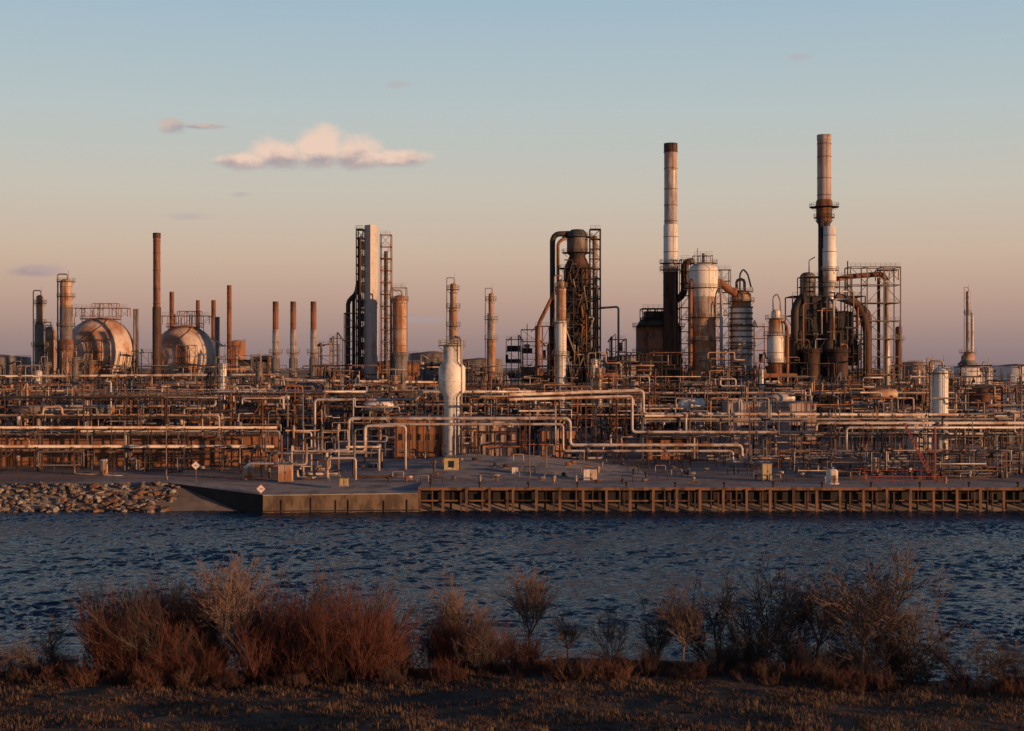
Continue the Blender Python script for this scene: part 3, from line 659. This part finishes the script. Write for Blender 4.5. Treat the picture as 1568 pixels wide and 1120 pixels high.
for px,pt,dd,w_ in ((159,703,272,12),(381,712,262,16),(205,700,285,8),(1340,700,270,10)):
    b=B(); x=X(px,dd); r=w_*dd/F/2; b.cyl(x,dd,G,Z(pt,dd)-r*.5,r,'tankrust',n=14); b.dome(x,dd,Z(pt,dd)-r*.5,r,r*.5,'white',14); b.ladder(x+r*.4,dd-r-.1,G,Z(pt,dd)); b.cyl(x,dd,G-.02,G+.25,r+.3,'concrete',n=14); b.finish('fluid_tank')
def dsign(px,py,d):
    b=B(); x=X(px,d); z=Z(py,d); q=.85
    b.add([(x-q,d,z),(x,d,z-q),(x+q,d,z),(x,d,z+q),(x-q,d+.08,z),(x,d+.08,z-q),(x+q,d+.08,z),(x,d+.08,z+q)],[(0,1,2,3),(7,6,5,4),(0,4,5,1),(1,5,6,2),(2,6,7,3),(3,7,4,0)],'white')
    for a,c in (((x-q,z),(x,z-q)),((x,z-q),(x+q,z)),((x+q,z),(x,z+q)),((x,z+q),(x-q,z))): b.bar((a[0],d-.03,a[1]),(c[0],d-.03,c[1]),.05,'red')
    b.bar((x,d+.15,max(2.5,gh(x,d))),(x,d+.15,z),.08,'grey'); b.box(x-.22,x+.22,d-.05,d-.01,z-.08,z+.08,'red'); b.finish('diamond_warning_sign')
dsign(300,713,258); dsign(400,749,243.5)
# sloping earth/concrete pad
def bz(x,y):
    u_=(x+36)/62; q=(y-260)/38
    if not(0<u_<1 and 0<q<1): return 0
    return 2.5*math.sin(min(1,q*1.1)*math.pi/2)**1.2*math.sin(u_*math.pi)**1.1*(1+.2*mnoise.noise(Vector((x*.15,y*.15,5))))
b=B(); gx_,gy_=60,34; vs=[]
for j in range(gy_+1):
    for i in range(gx_+1):
        x=-36+62*i/gx_; y=260+38*j/gy_
        vs.append((x,y,G-.02+bz(x,y)+.03*(0<i<gx_ and j>0)))
b.add(vs,[(j*(gx_+1)+i,j*(gx_+1)+i+1,(j+1)*(gx_+1)+i+1,(j+1)*(gx_+1)+i) for j in range(gy_) for i in range(gx_)],'concrete',True); b.finish('earth_berm')
b=B(); b.rail([(X(640,249),249.5,4.03),(185,249.5,4.03)],'rustd',1.1,.035,sp=2.5); b.finish('railing')
b=B(); b.rail([(-140,257,4.0),(X(430,257),257,4.0)],'rustd',1.2,.045,sp=2.5); b.finish('railing')
for px in list(range(660,1600,75)): 
    b=B(); x=X(px,245); b.rev(x,245.2,[(.3,4.03),(.22,4.2),(.2,4.6),(.38,4.72),(.34,4.9),(.001,4.95)],'dark',10); b.finish('mooring_bollard')
b=B(); d=262
P0=Vector((X(1424,d),d,G+1)); P1=Vector((X(1384,d),d,Z(648,d)))
for o1 in (Vector((-.4,-.4,0)),Vector((.4,-.4,0)),Vector((0,.4,0))): b.bar(P0+o1,P1+o1*.4,.08,'red')
for k in range(14):
    q=k/14; a=P0.lerp(P1,q); c=P0.lerp(P1,q+1/14); b.bar(a+Vector((-.4,-.4,0)),c+Vector((.4,-.4,0))*.9,.05,'red'); b.bar(a+Vector((.4,-.4,0)),c+Vector((0,.4,0)),.05,'red')
b.bar((X(1432,d),d,G),(X(1432,d),d,Z(655,d)),.2,'red'); b.bar((X(1432,d),d,Z(655,d)),P1,.05,'dark'); b.cyl(X(1428,d),d,G,G+1.2,1.2,'rust',n=12); b.finish('loading_arm_crane')
b=B(); d=252; b.rail([(X(1316,d),d,G+.03),(X(1450,d),d,G+.03)],'red',1.3,.05,sp=1.5); b.rail([(X(1330,d),d+3,G+.03),(X(1440,d),d+3,G+.03)],'red',2.2,.05,sp=2.4); b.finish('red_barrier')
b=B()
for i in range(130):
    px=R.uniform(440,1600); d=R.uniform(250,285); x=X(px,d); z=gh(x,d)+bz(x,d); k=R.random()
    mt=R.choice(['rust','grey','dark','grey','rustd','tankrust','galv','dark'])
    if k<.4: b.hcyl(x,x+R.uniform(.4,1.4),d,z+.45,.3,mt,10); b.box(x,x+1.0,d-.4,d+.4,z-.6,z+.15,'grey')
    elif k<.7: b.cyl(x,d,z-.5,z+R.uniform(.8,1.6),.22,mt,n=8); b.cyl(x,d,z+.8,z+1,.4,mt,n=8)
    else: b.path([(x,d,z-.5),(x,d,z+1.2),(x+2,d,z+1.2),(x+2,d,z-.5)],.1,mt,6)
b.finish('pumps_and_valves')
# ---------------------------------------------------------------- vegetation
RMIN=.011
def twig(b,p,dr,L,r,lev,mat,spread,nb,up=.15):
    seg=3 if lev>1 else 2; q=Vector(p); dd=Vector(dr).normalized(); ring0=None; nodes=[]
    for k in range(seg+1):
        rr=max(RMIN*.7,r*(1-.6*k/seg)); a=dd.orthogonal().normalized(); c=dd.cross(a)
        vs=[tuple(q+(a*math.cos(t)+c*math.sin(t))*rr) for t in (0,2.094,4.189)]
        o=len(b.v); b.v.extend(vs)
        if ring0 is not None:
            mi=b.mi(mat)
            for i in range(3): b.f.append((ring0+i,ring0+(i+1)%3,o+(i+1)%3,o+i)); b.m.append(mi); b.sm.append(False)
        ring0=o; nodes.append((q.copy(),dd.copy()))
        dd=(dd+Vector((R.gauss(0,.14),R.gauss(0,.14),R.gauss(up*.4,.08)))).normalized(); q=q+dd*L/seg
    if lev>0:
        for k in range(nb):
            i=R.randint(1,seg); q0,d0=nodes[i]
            pr=(nodes[i-1][0].lerp(q0,R.random()))
            v=Vector((R.gauss(0,1),R.gauss(0,1),R.gauss(0,.6))).normalized()
            twig(b,pr,(d0+v*spread),L*R.uniform(.4,.72),max(RMIN,r*.5),lev-1,mat,spread,nb,up)
def tomesh(b):
    o=b.finish('tmp'); me=o.data; me.transform(Matrix.Translation(o.location)); bpy.data.objects.remove(o); return me
def tree_mesh(h,mat,nb=5,multi=1):
    b=B()
    if multi==1:      # clear trunk, then a forked, spreading crown
        tr=h*.32; b.path([(0,0,-.3),(.05,.03,tr*.5),(-.04,.02,tr)],.12,mat,5)
        for k in range(6):
            a=k*1.05+R.uniform(-.3,.3); ln=R.uniform(.35,.9)
            twig(b,(-.04,.02,tr*R.uniform(.75,1)),(math.cos(a)*ln,math.sin(a)*ln,1),h*R.uniform(.33,.45),.07,3,mat,.7,nb,.25)
    else:
        for k in range(multi): twig(b,(R.gauss(0,.2),R.gauss(0,.2),-.3),(R.gauss(0,.12*multi),R.gauss(0,.12*multi),1),h*.5,.08,3,mat,.75,nb+1,.25)
    return tomesh(b)
def bush_mesh(h,mat,stems=34,sp=.5,wide=.9):
    b=B()
    for k in range(stems):
        a=R.uniform(0,6.28); rr=abs(R.gauss(0,wide)); lean=.12+rr*.25
        twig(b,(rr*math.cos(a),rr*math.sin(a),-.2),(math.cos(a)*lean,math.sin(a)*lean,1),h*R.uniform(.3,.75),.025,2,mat,sp,7,.2)
    return tomesh(b)
bred=[bush_mesh(4.6,'twig_red',34) for _ in range(4)]; bbr=[bush_mesh(4.2,'twig_brown',22,.6) for _ in range(4)]; bgr=[bush_mesh(4.2,'twig_grey',11,.75,.5) for _ in range(4)]; low=[bush_mesh(1.7,'weed',20) for _ in range(2)]+[bush_mesh(1.7,'twig_brown',20) for _ in range(2)]
RMIN=.017
trs=[tree_mesh(8,'bark',6) for _ in range(3)]+[tree_mesh(7.5,'twig_grey',5,4) for _ in range(3)]
outl=[(-300,995),(0,1000),(60,975),(130,995),(165,940),(230,912),(330,922),(345,985),(395,990),(410,945),(440,915),(520,915),(600,930),(625,960),(660,980),(690,950),(760,940),(800,970),(860,975),(885,1005),(930,995),(1000,1000),(1040,1010),(1110,970),(1160,960),(1240,970),(1270,1000),(1300,960),(1350,950),(1410,990),(1450,1015),(1568,1015),(1900,995)]
def otop(px):
    for (a,ya),(c_,yc) in zip(outl,outl[1:]):
        if a<=px<=c_: return ya+(yc-ya)*(px-a)/(c_-a)
    return 960
def redness(px): return 1 if (150<px<340 or 385<px<625 or 670<px<800) else (.5 if px<150 or 330<px<900 else .08)
em=bpy.data.objects.new('shrub_thicket',None); scene.collection.objects.link(em)
def inst(me,x,y,sc,parent=None,name='shrub',scz=1):
    o=bpy.data.objects.new(name,me); scene.collection.objects.link(o); o.location=(x,y,gh(x,y)); o.scale=(sc,sc,sc*scz); o.rotation_euler=(R.gauss(0,.06),R.gauss(0,.06),R.uniform(0,6.28))
    if parent: o.parent=parent
    return o
hts={}
def mh(me):
    if me.name not in hts: 
        zz=sorted(v.co.z for v in me.vertices); hts[me.name]=zz[int(len(zz)*.985)]
    return hts[me.name]
for i in range(225):
    px=R.uniform(-250,1850); dy=R.uniform(0,1)
    d=113-dy*9+shift(X(px,108)); x=X(px,d); z=gh(x,d); py=otop(px)+R.choice((-8,0,8,25,45,70))*(.5+.6*dy)
    h=Z(py,d)-z
    if h<.8: continue
    if px>830 and R.random()<.45: continue
    if (620<px<670 or 340<px<400 or 100<px<150) and R.random()<.7: continue
    rd=redness(px); q=R.random()
    if q<rd*.75: me=R.choice(bred)
    elif q<.78 and px<900 or q<.4: me=R.choice(bbr)
    else: me=R.choice(bgr)
    sc=h/mh(me); s1=min(sc,1.3); inst(me,x,d,s1,em,'shrub',sc/s1)
for i in range(200):
    px=R.uniform(-250,1850); d=104.5-R.uniform(-3,6)+shift(X(px,104)); x=X(px,d); inst(R.choice(low),x,d,R.uniform(.3,.9),em,'low_shrub')
for px,py,k,d in ((378,858,0,107),(465,880,3,112),(1045,898,1,105),(1100,890,3,111),(1160,876,4,108),(1215,890,5,110),(1320,862,2,105),(1350,855,5,109),(1400,895,4,109),(705,895,2,112),(812,880,0,113),(240,905,4,109),(1480,970,3,104),(1540,978,4,105),(935,940,5,108),(70,950,3,106),(150,900,1,112),(560,895,4,112),(1250,900,0,110),(1000,920,4,112),(870,940,1,110),(310,895,2,112)):
    d+=shift(X(px,d)); x=X(px,d); me=trs[k]; sc=(Z(py,d)-gh(x,d))/mh(me)
    o=inst(me,x,d,sc,None,'bare_tree')
# grass
b=B()
for i in range(34000):
    d=62+R.random()**.8*50; x=R.uniform(-.42,.42)*d*1.1
    if d>111+shift(x): continue
    z=gh(x,d)
    cl=mnoise.noise(Vector((x*.16,d*.22,1)))+.5*mnoise.noise(Vector((x*.7,d*.7,4)))
    if cl<-.2 and R.random()<.7: continue
    mt='straw' if cl>.15 and R.random()<.5 else ('drygrass' if R.random()<.75 else 'weed'); hh=R.uniform(.12,.34)*(1+.9*cl)
    for k in range(4):
        a=R.uniform(0,6.28); w_=.03; lx,ly=math.cos(a)*R.uniform(.05,.22),math.sin(a)*R.uniform(.05,.22); px_,py_=x+R.uniform(-.15,.15),d+R.uniform(-.15,.15)
        b.add([(px_-w_*math.sin(a),py_+w_*math.cos(a),z-.03),(px_+w_*math.sin(a),py_-w_*math.cos(a),z-.03),(px_+lx,py_+ly,z+hh*R.uniform(.6,1.1))],[(0,1,2)],mt)
b.finish('dry_grass')
b=B()
for i in range(60):
    px=R.uniform(-50,1620); d=R.uniform(104,113)+shift(X(px,108)); x=X(px,d); rock(b,x,d,gh(x,d)+.05,R.uniform(.15,.5),'concrete')
b.finish('shore_rocks')
